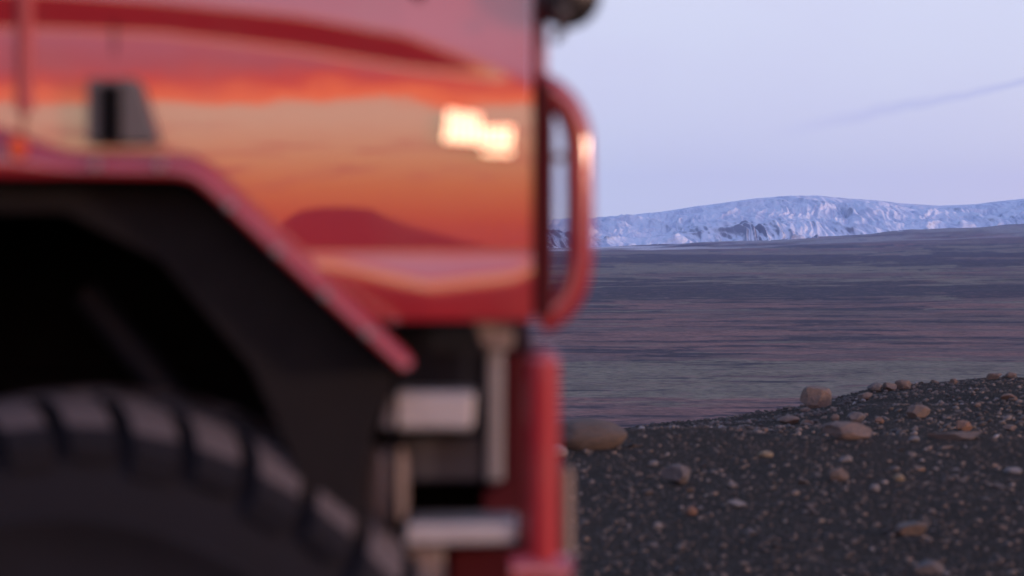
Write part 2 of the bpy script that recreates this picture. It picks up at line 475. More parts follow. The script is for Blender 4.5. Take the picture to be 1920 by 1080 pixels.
patch = sstep(fbm(X / 800, Y / 700, 3, 151), -0.15, 0.3)
H = H + env * (60 * big + 45 * (gul2 - 0.4)) + low * (110 * (gul - 0.4) * (0.35 + 0.65 * patch) + 60 * (gul2 - .4) * patch) + env * (1 - low) * 48 * (gul - 0.4) * (0.4 + patch) + 2 * env * fbm(X / 60, Y / 60, 4, 161) + env * 13 * fbm(X / 26 + gw * 4, Y / 500, 3, 165)
V = np.stack([X, Y, H], -1).reshape(-1, 3)
me = raw_mesh('snowy_mountain', V, grid_faces(len(rho), len(az))[:, ::-1], M_SNOW, 4)
gx = np.gradient(H, axis=1) / (R * np.radians(0.022)); 
gy = np.gradient(H, axis=0) / np.maximum(np.gradient(R, axis=0), 1)
bare = np.clip(np.hypot(gx, gy) * 0.5 - 0.25, 0, 1) * (0.35 + 0.6 * low) + np.clip(gul - 0.55, 0, 1) * (0.6 + 0.8 * low) * (0.4 + patch)

attr(me, 'bare', bare)
tag(link(bpy.data.objects.new('snowy_mountain', me)), kind='structure')

# ------------------------------------------------------------------ the country behind the camera (mirrored in the paint)
def back_hills():
    d = 5200.0
    dg = np.concatenate([np.arange(35, 150, 1.0), np.arange(150, 210, 0.15), np.arange(210, 335, 1.0)])
    a = np.radians(dg)
    # photo x where this azimuth is mirrored by the side panel
    mp = 960 + FPX * np.tan(np.clip(math.pi - a, -0.8, 0.8))
    e = np.interp(mp, [-3000, -200, 300, 500, 540, 560, 595, 640, 700, 745, 775, 830, 900, 950, 1010, 1300, 2200, 3600],
                  [0.9, 0.5, 0.3, 0.9, 1.4, 1.95, 2.5, 2.68, 2.68, 2.58, 2.15, 1.6, 1.08, 0.68, 0.4, 0.45, 0.8, 0.7])
    t = np.linspace(0, 1, 14)
    Rr = d - 900 + 1800 * t
    prof = np.sin(t * math.pi) ** 0.8
    R, A = np.meshgrid(Rr, a, indexing='ij')
    top = EYE + np.tan(np.radians(e)) * d
    X = R * np.sin(A); Y = R * np.cos(A)
    H = (LOW - 5) + (top - (LOW - 5))[None, :] * prof[:, None] + 6 * fbm(X / 300, Y / 300, 4, 171) * prof[:, None]
    me = raw_mesh('dark_hills', np.stack([X, Y, H], -1).reshape(-1, 3), grid_faces(14, len(a))[:, ::-1], M_ROCKHILL, 4)
    tag(link(bpy.data.objects.new('dark_hills', me)), kind='structure')
back_hills()

# ------------------------------------------------------------------ truck materials
def mat_paint(name, base, rough=0.13, ior=1.75):
    m, k, b = newmat(name)
    co = k.n('ShaderNodeTexCoord').outputs['Object']
    dirt = k.noise(co, 6, 6, 0.65)
    z = k.xyz(k.n('ShaderNodeNewGeometry').outputs['Position'])[2]
    c = k.mix(k.m('MULTIPLY', k.smooth(dirt, 0.45, 0.8), 0.25), base, (0.20, 0.10, 0.08))
    k.link(c, b.inputs['Base Color'])
    b.inputs['Roughness'].default_value = 0.5
    b.inputs['Specular IOR Level'].default_value = 0.2
    b.inputs['Coat Weight'].default_value = 1.0
    b.inputs['Coat IOR'].default_value = ior
    k.link(k.smooth(dirt, 0.3, 0.9, 0.012, rough), b.inputs['Coat Roughness'])
    return m
RED = mat_paint('red_body_paint', (0.225, 0.010, 0.018), 0.05)
RED2 = mat_paint('red_frame_paint', (0.19, 0.011, 0.019), 0.22, 1.65)
MATTERED = simple('dusty_red_moulding', (0.24, 0.045, 0.05), 0.62, spec=0.3)
MAROON = simple('red_paint_in_shade', (0.045, 0.005, 0.008), 0.65, spec=0.1)  # darker copy of the red, shade of the recessed rear parts in its colour
BLACK = simple('black_rough_plastic', (0.003, 0.003, 0.004), 0.85, bumps=0.2, spec=0.05)
BLACK2 = simple('black_flare_plastic', (0.007, 0.0065, 0.008), 0.75, bumps=0.2, spec=0.12)
BLACKGLOSS = simple('black_gloss_plastic', (0.02, 0.02, 0.022), 0.35)
GREYP = simple('grey_plastic', (0.055, 0.055, 0.06), 0.5)
RUBBER = simple('dusty_tyre_rubber', (0.0085, 0.009, 0.013), 0.85, scale=12, var=0.4, bumps=0.2, spec=0.1)
RUBBER_LIT = simple('sky_lit_tread_rubber', (0.062, 0.057, 0.066), 0.85, scale=18, var=0.5, bumps=0.3, spec=0.2)  # paler rubber, with the sky light on the lug tops in its colour
CHROME = simple('polished_chrome', (0.92, 0.91, 0.90), 0.12, metal=1.0, var=0.03)
ALU = simple('worn_aluminium', (0.27, 0.27, 0.285), 0.5, metal=0.4, var=0.2, scale=40, bumps=0.15)
STEEL = simple('painted_grey_steel', (0.16, 0.16, 0.175), 0.5, metal=0.3, var=0.2)
BEIGE = simple('dusty_tan_metal', (0.13, 0.105, 0.10), 0.5, metal=0.2, var=0.25)
DARKBOX = simple('dark_blue_grey_box', (0.009, 0.011, 0.018), 0.6, var=0.3, spec=0.15)
AMBER = simple('amber_lens', (0.45, 0.07, 0.025), 0.6, spec=0.2)
GLASS = simple('dark_tinted_glass', (0.012, 0.014, 0.016), 0.06, var=0.05, spec=0.8)

# ------------------------------------------------------------------ truck
D = 3.04
truck = bpy.data.objects.new('red_offroad_truck', None); link(truck)
truck.location = (-0.595, D + 0.9, 0)
tag(truck, 'tall red off-road truck with glossy paint mirroring the sunset, standing on gravel', 'truck')
bpy.context.view_layer.update()
def put(me, name, parent, bevel=0.0, segs=2, label=None):
    """link a world-space mesh as a part of the truck"""
    o = bpy.data.objects.new(name, me); C.objects.link(o)
    o.parent = parent
    base = Vector((0, 0, 0)); q = parent
    while q is not None:
        base += q.location; q = q.parent
    c = Vector((0, 0, 0))
    for v in me.vertices: c += v.co
    c /= max(1, len(me.vertices))
    me.transform(Matrix.Translation(-c)); o.location = c - base
    if bevel:
        md = o.modifiers.new('bevel', 'BEVEL'); md.width = bevel; md.segments = segs; md.limit_method = 'ANGLE'
    if label: o['label'] = label
    return o
def bm_mesh(bm, name, mat, smooth=False):
    bmesh.ops.recalc_face_normals(bm, faces=bm.faces)
    me = bpy.data.meshes.new(name); bm.to_mesh(me); bm.free(); me.materials.append(mat)
    if smooth:
        smooth_shade(me); me.set_sharp_from_angle(angle=math.radians(48))
    return me
def plate(name, pts, d0, d1, mat, parent=None, bevel=0.003, label=None):
    """prism: outline given in photo pixels at depth d0 (metres from the lens plane), thick to d1"""
    bm = bmesh.new()
    fr = [bm.verts.new(unproject(x, y, d0)) for x, y in pts]
    bk = [bm.verts.new(Vector((v.co.x, v.co.y + (d1 - d0), v.co.z))) for v in fr]
    bm.faces.new(fr); bm.faces.new(bk[::-1]); n = len(fr)
    for i in range(n): bm.faces.new((fr[i], bk[i], bk[(i + 1) % n], fr[(i + 1) % n]))
    return put(bm_mesh(bm, name, mat), name, parent or truck, bevel, label=label)
def rect(x0, y0, x1, y1): return [(x0, y0), (x1, y0), (x1, y1), (x0, y1)]
def catmull(pts, n=8):
    P = [Vector(p) for p in pts]; P = [P[0] * 2 - P[1]] + P + [P[-1] * 2 - P[-2]]
    out = []
    for i in range(1, len(P) - 2):
        for j in range(n):
            t = j / n
            out.append(0.5 * ((2 * P[i]) + (P[i + 1] - P[i - 1]) * t + (2 * P[i - 1] - 5 * P[i] + 4 * P[i + 1] - P[i + 2]) * t * t + (3 * P[i] - P[i - 1] - 3 * P[i + 1] + P[i + 2]) * t ** 3))
    out.append(P[-2]); return out
def tube(name, pts, r, mat, parent=None, segs=20, curved=True, label=None):
    path = catmull(pts, 10) if curved else [Vector(p) for p in pts]
    bm = bmesh.new(); rings = []
    up = Vector((0, 1, 0.01))
    for i, p in enumerate(path):
        tan = (path[min(i + 1, len(path) - 1)] - path[max(i - 1, 0)]).normalized()
        a = tan.cross(up)
        if a.length < 1e-3: a = tan.cross(Vector((1, 0, 0)))
        a.normalize(); b = tan.cross(a).normalized()
        rings.append([bm.verts.new(p + (a * math.cos(q) + b * math.sin(q)) * r) for q in [2 * math.pi * j / segs for j in range(segs)]])
    for r0, r1 in zip(rings, rings[1:]):
        for j in range(segs): bm.faces.new((r0[j], r0[(j + 1) % segs], r1[(j + 1) % segs], r1[j]))
    bm.faces.new(rings[0][::-1]); bm.faces.new(rings[-1])
    return put(bm_mesh(bm, name, mat, True), name, parent or truck, label=label)
def lathe(name, prof, centre, mat, parent, segs=96, axis='Y', smooth=True, label=None):
    """prof = list of (t along axis, radius)"""
    bm = bmesh.new(); rings = []
    for t, r in prof:
        ring = []
        for j in range(segs):
            q = 2 * math.pi * j / segs
            if axis == 'Y': p = Vector((math.cos(q) * r, t, math.sin(q) * r))
            elif axis == 'X': p = Vector((t, math.cos(q) * r, math.sin(q) * r))
            else: p = Vector((math.cos(q) * r, math.sin(q) * r, t))
            ring.append(bm.verts.new(p + Vector(centre)))
        rings.append(ring)
    for r0, r1 in zip(rings, rings[1:]):
        for j in range(segs): bm.faces.new((r0[j], r0[(j + 1) % segs], r1[(j + 1) % segs], r1[j]))
    if prof[0][1] > 1e-4: bm.faces.new(rings[0][::-1])
    if prof[-1][1] > 1e-4: bm.faces.new(rings[-1])
    bmesh.ops.remove_doubles(bm, verts=bm.verts, dist=1e-6)
    return put(bm_mesh(bm, name, mat, smooth), name, parent, label=label)

# --- side bodywork: an outward heightfield whose slope follows the pressed shape of the panel
CW = -0.015
def tilt(px, py):
    """upward lean of the panel in degrees at a photo position"""
    px = np.asarray(px, float); py = np.asarray(py, float)
    y1 = np.interp(px, [-2000, 60, 300, 560, 760, 960, 1010], [-30, -8, 8, 36, 72, 140, 152])     # upper edge of the swage
    y2 = np.interp(px, [-2000, 60, 300, 560, 760, 960, 1010], [46, 50, 60, 90, 122, 152, 154])     # lower edge
    main = 0.25 + (475 - py) / 325.0 * 3.0
    upper = 7.5 + np.clip(60 - py, -100, 160) * 0.010
    smile = np.interp(px, [-2000, 560, 620, 800, 960, 1010, 1100], [40, 5, -2, 40, 22, -2, -2])
    yl = py - smile
    low = np.interp(yl, [470, 480, 490, 500, 512, 526, 545, 600], [9.0, 9.0, 6.0, 3.6, 1.2, -2.5, -7.0, -14.0])
    def ss(v, a, b):
        t = np.clip((v - a) / (b - a), 0, 1); return t * t * (3 - 2 * t)
    w1 = ss(py, y1 - 10, y1 + 10); w2 = ss(py, y2 - 12, y2 + 12); w3 = ss(py, 474, 486)
    dep = np.clip((y2 - y1) / 60.0, 0.0, 1)
    t = upper * (1 - w1) + (-13.0 * dep + upper * (1 - dep)) * w1
    t = t * (1 - w2) + main * w2
    t = t * (1 - w3) + low * w3
    return t
def side_offset(pxs, pys):
    """outward bulge (m) on a grid of photo positions"""
    P, Q = np.meshgrid(pxs, pys, indexing='xy')
    tl = np.radians(tilt(P, Q))
    dz = np.gradient(-pys) * D / FPX
    off = np.cumsum(np.tan(tl) * dz[:, None], axis=0)         # receding with height where it leans up
    k0 = np.argmin(np.abs(pys - 470))
    off = off - off[k0:k0 + 1, :]
    return P, Q, off
ARCH_I = [(-560, 690), (-175, 335), (130, 332), (358, 335), (742, 690)]
def inside_arch(x, y):
    if y > 690: return -620 < x < 742
    if y < 312: return False
    if -175 <= x <= 350: return y > 312
    if x > 350: return y > 320 + (x - 350) * 0.915
    return y > 320 + (-175 - x) * 0.915
def side_panel(name, x0, x1, y0, y1, parent, dep=D, round_right=False, step=7.0, label=None):
    pxs = np.arange(x0, x1 + 0.1, (x1 - x0) / max(2, round((x1 - x0) / step)))
    pys = np.arange(y0, y1 + 0.1, (y1 - y0) / max(2, round((y1 - y0) / 5.0)))
    P, Q, off = side_offset(pxs, pys)
    X = (P - 960) / FPX * dep
    Z = EYE + (HZ - Q) / FPX * dep
    bow = 0.6 * (X + 0.4) ** 2 * 0.02
    Yv = dep + off + bow
    if round_right:
        t = np.clip((P - (x1 - 9)) / 9.0, 0, 1)
        Yv = Yv + (1 - np.sqrt(np.clip(1 - t ** 2, 0, 1))) * 0.0
    V = np.stack([X, Yv, Z], -1).reshape(-1, 3)
    Fq = grid_faces(len(pys), len(pxs))
    ctr = np.stack([P, Q], -1).reshape(-1, 2)[Fq].mean(axis=1)
    keep = np.array([not inside_arch(a, b) for a, b in ctr])
    Fq = Fq[keep]
    me = raw_mesh(name, V, Fq, RED, 4)
    o = put(me, name, parent, label=label)
    md = o.modifiers.new('thickness', 'SOLIDIFY'); md.thickness = 0.003; md.offset = -1
    es = o.modifiers.new('crisp_rim', 'EDGE_SPLIT'); es.split_angle = math.radians(55)
    return o
body = side_panel('rear_quarter_panel', 48, 998, -1000, 600, truck, round_right=True)
door = side_panel('rear_door', -700, 40, -1000, 600, truck, dep=D - 0.004)
door2 = side_panel('front_door', -1500, -708, -1000, 600, truck, dep=D - 0.004)
# rounded moulding over the door seam
def skin(px, py):
    """depth of the side sheet at a photo position"""
    pys = np.arange(-1000, 600.1, 5.0)
    _, _, off = side_offset(np.array([px, px + 1.0]), pys)
    return D + float(np.interp(py, pys, off[:, 0]))
def lean(o, y0, y1, px=500):
    """lean an upright plate back along the side sheet"""
    d0, d1 = skin(px, y0), skin(px, y1)
    za, zb = unproject(px, y0, D).z, unproject(px, y1, D).z
    k = (d1 - d0) / (zb - za)
    for v in o.data.vertices: v.co.y += v.co.z * k
tube('pillar_moulding', [unproject(46, y, skin(46, y) - 0.001) for y in range(-960, 240, 30)], 0.011, MATTERED, curved=False)
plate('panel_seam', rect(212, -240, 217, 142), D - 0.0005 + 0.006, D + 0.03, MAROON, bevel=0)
# body shell behind the side sheet
def shell():
    x0 = unproject(-2300, 0, D).x; x1 = unproject(1000, 0, D).x
    zt = EYE + (HZ + 1000) / FPX * D; zb = EYE + (HZ - 560) / FPX * D
    bm = bmesh.new()
    y0 = D + 0.07; y1 = D + 1.86
    def cube(a, b, c, d, e, f):
        vs = [bm.verts.new(p) for p in ((a, c, e), (b, c, e), (b, d, e), (a, d, e), (a, c, f), (b, c, f), (b, d, f), (a, d, f))]
        for q in ((0, 3, 2, 1), (4, 5, 6, 7), (0, 1, 5, 4), (1, 2, 6, 5), (2, 3, 7, 6), (3, 0, 4, 7)): bm.faces.new([vs[i] for i in q])
    cube(-0.35 + 0.0, x1, y0 + 0.62, y1, zb + 0.0, zt)                      # cabin core
    cube(x0, -0.35, y0 + 0.62, y1, zb + 0.0, zt)
    put(bm_mesh(bm, 'body_shell', RED), 'body_shell', truck, 0.02)
    return x0, x1, zt, zb
SX0, SX1, SZT, SZB = shell()
plate('roof', [(-1500, -1100), (950, -1100), (1004, -1004), (-1520, -1004)], skin(500, -1000) - 0.03, D + 1.9, RED, bevel=0.02)
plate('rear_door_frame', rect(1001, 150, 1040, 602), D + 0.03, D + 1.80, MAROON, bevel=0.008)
lean(plate('corner_pillar', [(1000, -1000), (1024, -1000), (1026, 140), (1020, 152), (1000, 152)], skin(980, -424) + 0.006, skin(980, -424) + 0.20, RED2, bevel=0.008), 150, -1000, 980)
plate('rear_wall', rect(1000, -1000, 1018, 150), D + 0.36, D + 1.84, RED, bevel=0.004)
DW = skin(500, -560)
lean(plate('side_window', [(120, -820), (900, -820), (900, -300), (120, -300)], DW - 0.010, DW + 0.004, GLASS, bevel=0.004), -300, -820)
lean(plate('window_seal', [(100, -840), (920, -840), (920, -280), (100, -280)], DW - 0.006, DW + 0.004, BLACK, bevel=0.004), -300, -820)
# bonnet side and nose, far out of the picture
plate('bonnet_side', [(-4400, 40), (-1508, -20), (-1508, 600), (-4300, 600)], D, D + 1.8, RED, bevel=0.03)
plate('badge_tip', [(742, -40), (806, -40), (792, 3), (776, 12), (752, 2)], D + 0.008, D + 0.05, MAROON, bevel=0.002)

# --- fuel filler housing
def filler():
    f = plate('fuel_filler_housing', [(162, 146), (252, 146), (262, 156), (300, 270), (162, 270)], D - 0.022, D + 0.012, GREYP, bevel=0.004)
    plate('recess', rect(185, 158, 226, 270), D - 0.026, D - 0.020, BLACK, f, bevel=0.001)
    return f
filler()

# --- lettering badge: rows of small chrome letter strokes on the rear quarter
def badge():
    b = bpy.data.objects.new('badge', None); C.objects.link(b); b.parent = truck
    rows = [(838, 902, 206, 216, 237, 240, 5), (834, 962, 240, 238, 263, 275, 9), (905, 960, 279, 281, 288, 291, 5)]
    for (x0, x1, ya0, ya1, yb0, yb1, n) in rows:
        wv = (x1 - x0) / n
        for i in range(n):
            a = x0 + i * wv; c = a + wv * 0.74; f = (i + 0.5) / n
            t0 = ya0 + (ya1 - ya0) * f; t1 = yb0 + (yb1 - yb0) * f
            o = plate('letter', [(a + 2, t0), (c + 2, t0), (c, t1), (a, t1)], D - 0.010, D - 0.005, CHROME, b, bevel=0.0)
            for v in o.data.vertices: v.co.y += v.co.z * 0.055          # leans back with the panel
badge()

# --- wheel arch flare
def flare():
    O = [(-610, 690), (-215, 250), (0, 236), (60, 258), (130, 284), (372, 286), (560, 468), (774, 668), (776, 684)]
    I = [(-560, 690), (-180, 335), (0, 334), (60, 334), (130, 332), (358, 335), (546, 510), (742, 688), (752, 694)]
    sec = [(1.0, 0.012), (1.0, -0.030), (0.93, -0.056), (0.78, -0.070), (0.4, -0.078), (0.12, -0.080), (0.02, -0.074), (0.0, -0.060), (0.0, 0.03)]
    # densify
    def dens(L, n=10):
        out = []
        for p, q in zip(L, L[1:]):
            for j in range(n): out.append((p[0] + (q[0] - p[0]) * j / n, p[1] + (q[1] - p[1]) * j / n))
        out.append(L[-1]); return out
    def soft(L, k=3):
        A = np.array(L)
        for _ in range(k): A[1:-1] = 0.25 * A[:-2] + 0.5 * A[1:-1] + 0.25 * A[2:]
        return A
    Od = soft(dens(O), 2); Id = soft(dens(I), 2)
    V = []
    for o, i in zip(Od, Id):
        for f, dd in sec:
            p = (i[0] + (o[0] - i[0]) * f, i[1] + (o[1] - i[1]) * f)
            V.append(unproject(p[0], p[1], D + dd))
    n = len(sec)
    me = raw_mesh('arch_flare', np.array(V), grid_faces(len(Od), n), RED2, 4)
    o = put(me, 'arch_flare', truck)
    md = o.modifiers.new('thickness', 'SOLIDIFY'); md.thickness = 0.004; md.offset = -1
    for j, (bx, by) in enumerate([(180, 309), (300, 309), (430, 385), (520, 470), (610, 552), (690, 624)]):
        v = unproject(bx, by, D - 0.083)
        lathe('bolt', [(-0.003, 0.0001), (-0.003, 0.005), (0.004, 0.006)], v, STEEL, o, segs=10)
    lathe('side_marker', [(-0.008, 0.0001), (-0.007, 0.010), (0.004, 0.013)], unproject(31, 277, D - 0.083), AMBER, truck, segs=20)
flare()
# inner well and mud guard
def well():
    bm = bmesh.new()
    I = [(-600, 720), (-560, 690), (-180, 330), (360, 330), (745, 690), (745, 1000)]
    a = [bm.verts.new(unproject(x, y, D + 0.004)) for x, y in I]
    b = [bm.verts.new(Vector((v.co.x, D + 0.62, v.co.z))) for v in a]
    for i in range(len(I) - 1): bm.faces.new((a[i], a[i + 1], b[i + 1], b[i]))
    bm.faces.new(b)
    o = put(bm_mesh(bm, 'wheel_well_liner', BLACK), 'wheel_well_liner', truck)
    md = o.modifiers.new('thickness', 'SOLIDIFY'); md.thickness = 0.006
well()
plate('arch_liner', [(-175, 338), (130, 336), (356, 338), (742, 692), (748, 706), (704, 800), (682, 905), (690, 1060), (570, 1060), (545, 860), (470, 690), (300, 490), (120, 400), (-175, 400)], D + 0.004, D + 0.024, BLACK2, bevel=0.004)
tube('shock_absorber', [unproject(160, 545, D + 0.36), unproject(345, 770, D + 0.36)], 0.024, DARKBOX, curved=False)
plate('chassis_bracket', rect(-10, 360, 62, 392), D + 0.30, D + 0.34, BEIGE)

# --- wheels
NL = 41
def wheel(cx, cy_out, outer=True, detail=True):
    """cy_out = Y of the outer face; outer faces the camera when outer is True"""
    s = 1 if outer else -1
    cz = 0.565
    w_ = bpy.data.objects.new('wheel', None); C.objects.link(w_); w_.parent = truck
    w_.location = Vector((cx, cy_out, cz)) - truck.location
    c = Vector((cx, cy_out, cz))
    prof = [(0.055, 0.265), (0.03, 0.275), (0.012, 0.30), (0.002, 0.36), (0.0, 0.42), (-0.003, 0.423), (-0.003, 0.431), (0.001, 0.434), (0.004, 0.47), (0.014, 0.51), (0.03, 0.535), (0.06, 0.548),
            (0.22, 0.553), (0.38, 0.548), (0.41, 0.535), (0.426, 0.51), (0.436, 0.47), (0.44, 0.42), (0.438, 0.36), (0.428, 0.30), (0.41, 0.275), (0.385, 0.265)]
    lathe('tyre', [(s * t, r) for t, r in prof], c, RUBBER, w_, segs=128)
    lathe('rim', [(s * t, r) for t, r in [(0.03, 0.20), (0.036, 0.262), (0.05, 0.272), (0.09, 0.268), (0.10, 0.25), (0.11, 0.15), (0.06, 0.12), (0.05, 0.09), (0.03, 0.085), (0.03, 0.0001)]], c, STEEL, w_, segs=48)
    # shoulder lugs
    def lug(ang0, prof2, wdt, skew):
        vs = []
        for side in (0, 1):
            for (t, r) in prof2:
                q = ang0 + (wdt if side else 0) - skew * t
                vs.append(Vector((math.cos(q) * r, s * t, math.sin(q) * r)))
        n = len(prof2); fs = [tuple(range(n))[::-1], tuple(range(n, 2 * n))]
        for i in range(n): fs.append((i, (i + 1) % n, n + (i + 1) % n, n + i))
        return vs, fs
    P1 = [(0.001, 0.490), (-0.004, 0.526), (0.012, 0.546), (0.030, 0.562), (0.060, 0.577), (0.145, 0.580), (0.145, 0.545), (0.03, 0.525)]
    P1b = [(0.001, 0.503), (-0.002, 0.530), (0.014, 0.547), (0.034, 0.564), (0.062, 0.577), (0.165, 0.580), (0.165, 0.545), (0.03, 0.528)]
    pitch = 2 * math.pi / NL
    if detail:
        shared = []
        for Pp in (P1, P1b):
            bm = bmesh.new(); vs, fs = lug(0, Pp, pitch * 0.72, -1.1)
            bv = [bm.verts.new(v) for v in vs]
            for f in fs: bm.faces.new([bv[i] for i in f])
            me = bm_mesh(bm, 'tread_block', RUBBER); me.materials.append(RUBBER_LIT)
            for f in me.polygons:                       # sky light on the running surface painted as paler rubber; flanks dark
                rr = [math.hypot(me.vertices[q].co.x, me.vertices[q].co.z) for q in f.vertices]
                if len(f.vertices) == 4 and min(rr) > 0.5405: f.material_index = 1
            shared.append(me)
        for i in range(NL):
            o = bpy.data.objects.new('tread_block', shared[i % 2]); C.objects.link(o); o.parent = w_
            o.rotation_euler = (0, -i * pitch - 0.35 * pitch, 0)
            md = o.modifiers.new('bevel', 'BEVEL'); md.width = 0.004; md.segments = 2
    bm = bmesh.new()
    rows = [([(0.165, 0.578), (0.165, 0.54), (0.275, 0.54), (0.275, 0.578)], 0.5)]
    rows.append(([(0.295, 0.545), (0.295, 0.578), (0.395, 0.573), (0.43, 0.552), (0.444, 0.52), (0.442, 0.49), (0.41, 0.53)], 0.2))
    if not detail: rows.append((P1, 0.0))
    for Pp, ph in rows:
        for i in range(NL):
            vs, fs = lug((i + ph) * pitch, Pp, pitch * 0.62, 0.6)
            bv = [bm.verts.new(v + c) for v in vs]
            for f in fs: bm.faces.new([bv[j] for j in f])
    t = put(bm_mesh(bm, 'inner_tread', RUBBER_LIT), 'inner_tread', w_)
    t['kind'] = 'stuff'
WX = -0.565
wheel(WX, D - 0.03)
wheel(WX, D + 1.9, outer=False, detail=False)
wheel(WX - 3.1, D - 0.03, detail=False)
wheel(WX - 3.1, D + 1.9, outer=False, detail=False)
tube('rear_axle', [Vector((WX, D + 0.2, 0.565)), Vector((WX, D + 1.7, 0.565))], 0.07, BLACK, curved=False)
tube('front_axle', [Vector((WX - 3.1, D + 0.2, 0.565)), Vector((WX - 3.1, D + 1.7, 0.565))], 0.07, BLACK, curved=False)
plate('chassis_rail', rect(-4000, 700, 900, 800), D + 0.55, D + 0.62, BLACK)

# --- equipment below the rear corner
plate('storage_box', [(735, 606), (938, 606), (938, 905), (735, 905)], D + 0.16, D + 0.6, DARKBOX, bevel=0.006)
plate('box_lid', rect(748, 820, 905, 902), D + 0.14, D + 0.158, simple('blue_grey_lid', (0.020, 0.023, 0.034), 0.5), bevel=0.004)
plate('hinge_plate', [(884, 602), (966, 602), (962, 652), (940, 660), (905, 652)], D + 0.06, D + 0.10, BEIGE, bevel=0.004)
plate('corner_angle', rect(913, 655, 943, 903), D + 0.10, D + 0.13, STEEL, bevel=0.004)
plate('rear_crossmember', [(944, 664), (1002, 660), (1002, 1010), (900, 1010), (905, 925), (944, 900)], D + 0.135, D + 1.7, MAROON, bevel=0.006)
plate('step_tread', [(728, 736), (890, 736), (886, 806), (714, 806)], D + 0.02, D + 0.13, ALU, bevel=0.005)
plate('step_tread', [(762, 982), (970, 980), (968, 1020), (758, 1024)], D + 0.02, D + 0.15, ALU, bevel=0.005)
lathe('air_tank', [(-0.055, 0.0001), (-0.053, 0.018), (-0.04, 0.027), (-0.03, 0.030), (0.035, 0.030), (0.05, 0.024), (0.055, 0.0001)],
      unproject(722, 912, D + 0.07), BEIGE, truck, segs=40, axis='Z')
plate('side_bracket', [(762, 1026), (832, 1026), (836, 1180), (766, 1180)], D + 0.05, D + 0.09, BEIGE, bevel=0.006)
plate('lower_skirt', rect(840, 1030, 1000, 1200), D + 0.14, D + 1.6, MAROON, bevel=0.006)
plate('fuel_tank', rect(690, 800, 1002, 1300), D + 0.64, D + 1.3, BLACK, bevel=0.02)
plate('splash_panel', rect(730, 880, 1000, 1060), D + 0.30, D + 0.32, BLACK, bevel=0.003)
# red rear post with its foot
tube('rear_post', [unproject(1016, 676, D + 0.02), unproject(1016, 1050, D + 0.02)], 0.0225, RED, curved=False)
lathe('post_cap', [(0.0, 0.0225), (0.006, 0.021), (0.012, 0.014), (0.015, 0.0001)], unproject(1016, 676, D + 0.02), RED2, truck, segs=24, axis='Z')
tube('post_foot', [unproject(960, 1075, D + 0.02), unproject(1010, 1072, D + 0.02), unproject(1068, 1082, D + 0.02)], 0.026, RED2)
tube('strap_rod', [unproject(1060, 878, D + 0.35), unproject(1062, 1075, D + 0.35)], 0.010, BEIGE, curved=False)
tube('ladder_rail', [unproject(x, y, D + 0.05) for x, y in ((1012, 160), (1040, 176), (1066, 205), (1083, 250), (1086, 330), (1086, 430), (1083, 505), (1066, 556), (1036, 588), (1010, 600))],
     0.0185, RED2)
plate('ladder_bracket', rect(1034, 288, 1074, 302), D + 0.04, D + 0.06, STEEL, bevel=0.002)
# work lamp at the upper corner
def lamp():
    c = unproject(1064, -14, D - 0.01)
    o = lathe('work_lamp', [(-0.03, 0.0001), (-0.028, 0.022), (-0.015, 0.036), (0.01, 0.043), (0.03, 0.043), (0.034, 0.038), (0.034, 0.0001)], c, BLACKGLOSS, truck, segs=40)
    plate('lamp_badge', rect(1046, 14, 1066, 34), D - 0.055, D - 0.047, GREYP, o, bevel=0.002)
    tube('lamp_stay', [unproject(1040, 74, D + 0.02), unproject(1052, 60, D + 0.01), unproject(1062, 30, D + 0.0)], 0.006, STEEL)
lamp()

# ------------------------------------------------------------------ stones
def stone_mesh(name, seed, mat, sub=3, cuts=7, flat=0.7, rough=0.06, round_=False):
    r = random.Random(seed)
    bm = bmesh.new(); bmesh.ops.create_icosphere(bm, subdivisions=sub, radius=1.0)
    planes = []
    for _ in range(cuts):
        n = Vector((r.gauss(0, 1), r.gauss(0, 1), r.gauss(0, 0.8))).normalized()
        planes.append((n, r.uniform(0.50, 0.80) if not round_ else (r.uniform(0.66, 0.90) if round_ == 2 else r.uniform(0.80, 0.96))))
    off = Vector((r.uniform(0, 99), r.uniform(0, 99), r.uniform(0, 99)))
    from mathutils import noise as mn
    for v in bm.verts:
        p = v.co.copy()
        for n, d in planes:
            k = p.dot(n)
            if k > d: p -= n * (k - d)
        nn = mn.fractal(p * 1.7 + off, 1.0, 2.1, 5)
        p *= 1 + rough * 1.6 * nn
        v.co = p
    zs = [v.co.z for v in bm.verts]; xs = [v.co.x for v in bm.verts]; ys = [v.co.y for v in bm.verts]
    sx, sy, sz = 2 / (max(xs) - min(xs)), 2 / (max(ys) - min(ys)), 2 / (max(zs) - min(zs))
    for v in bm.verts: v.co = Vector((v.co.x * sx, v.co.y * sy, v.co.z * sz))
    me = bpy.data.meshes.new(name); bm.to_mesh(me); bm.free(); me.materials.append(mat); smooth_shade(me, round_ is True)
    return me
M_TAN = mat_boulder('tan_basalt', (0.125, 0.092, 0.078), (0.085, 0.070, 0.066))
M_ORANGE = mat_boulder('rusty_stone', (0.15, 0.085, 0.060), (0.11, 0.075, 0.06))
M_GREY = mat_boulder('grey_stone', (0.095, 0.088, 0.09), (0.065, 0.06, 0.065))
M_BIG = mat_boulder('smooth_brown_boulder', (0.078, 0.060, 0.052), (0.060, 0.050, 0.046))
M_BROWN = mat_boulder('brown_stone', (0.105, 0.08, 0.068), (0.075, 0.065, 0.062))
M_PALE = mat_boulder('pale_stone', (0.15, 0.148, 0.155), (0.11, 0.11, 0.118))
M_YELL = mat_boulder('ochre_stone', (0.17, 0.145, 0.10), (0.13, 0.11, 0.085))
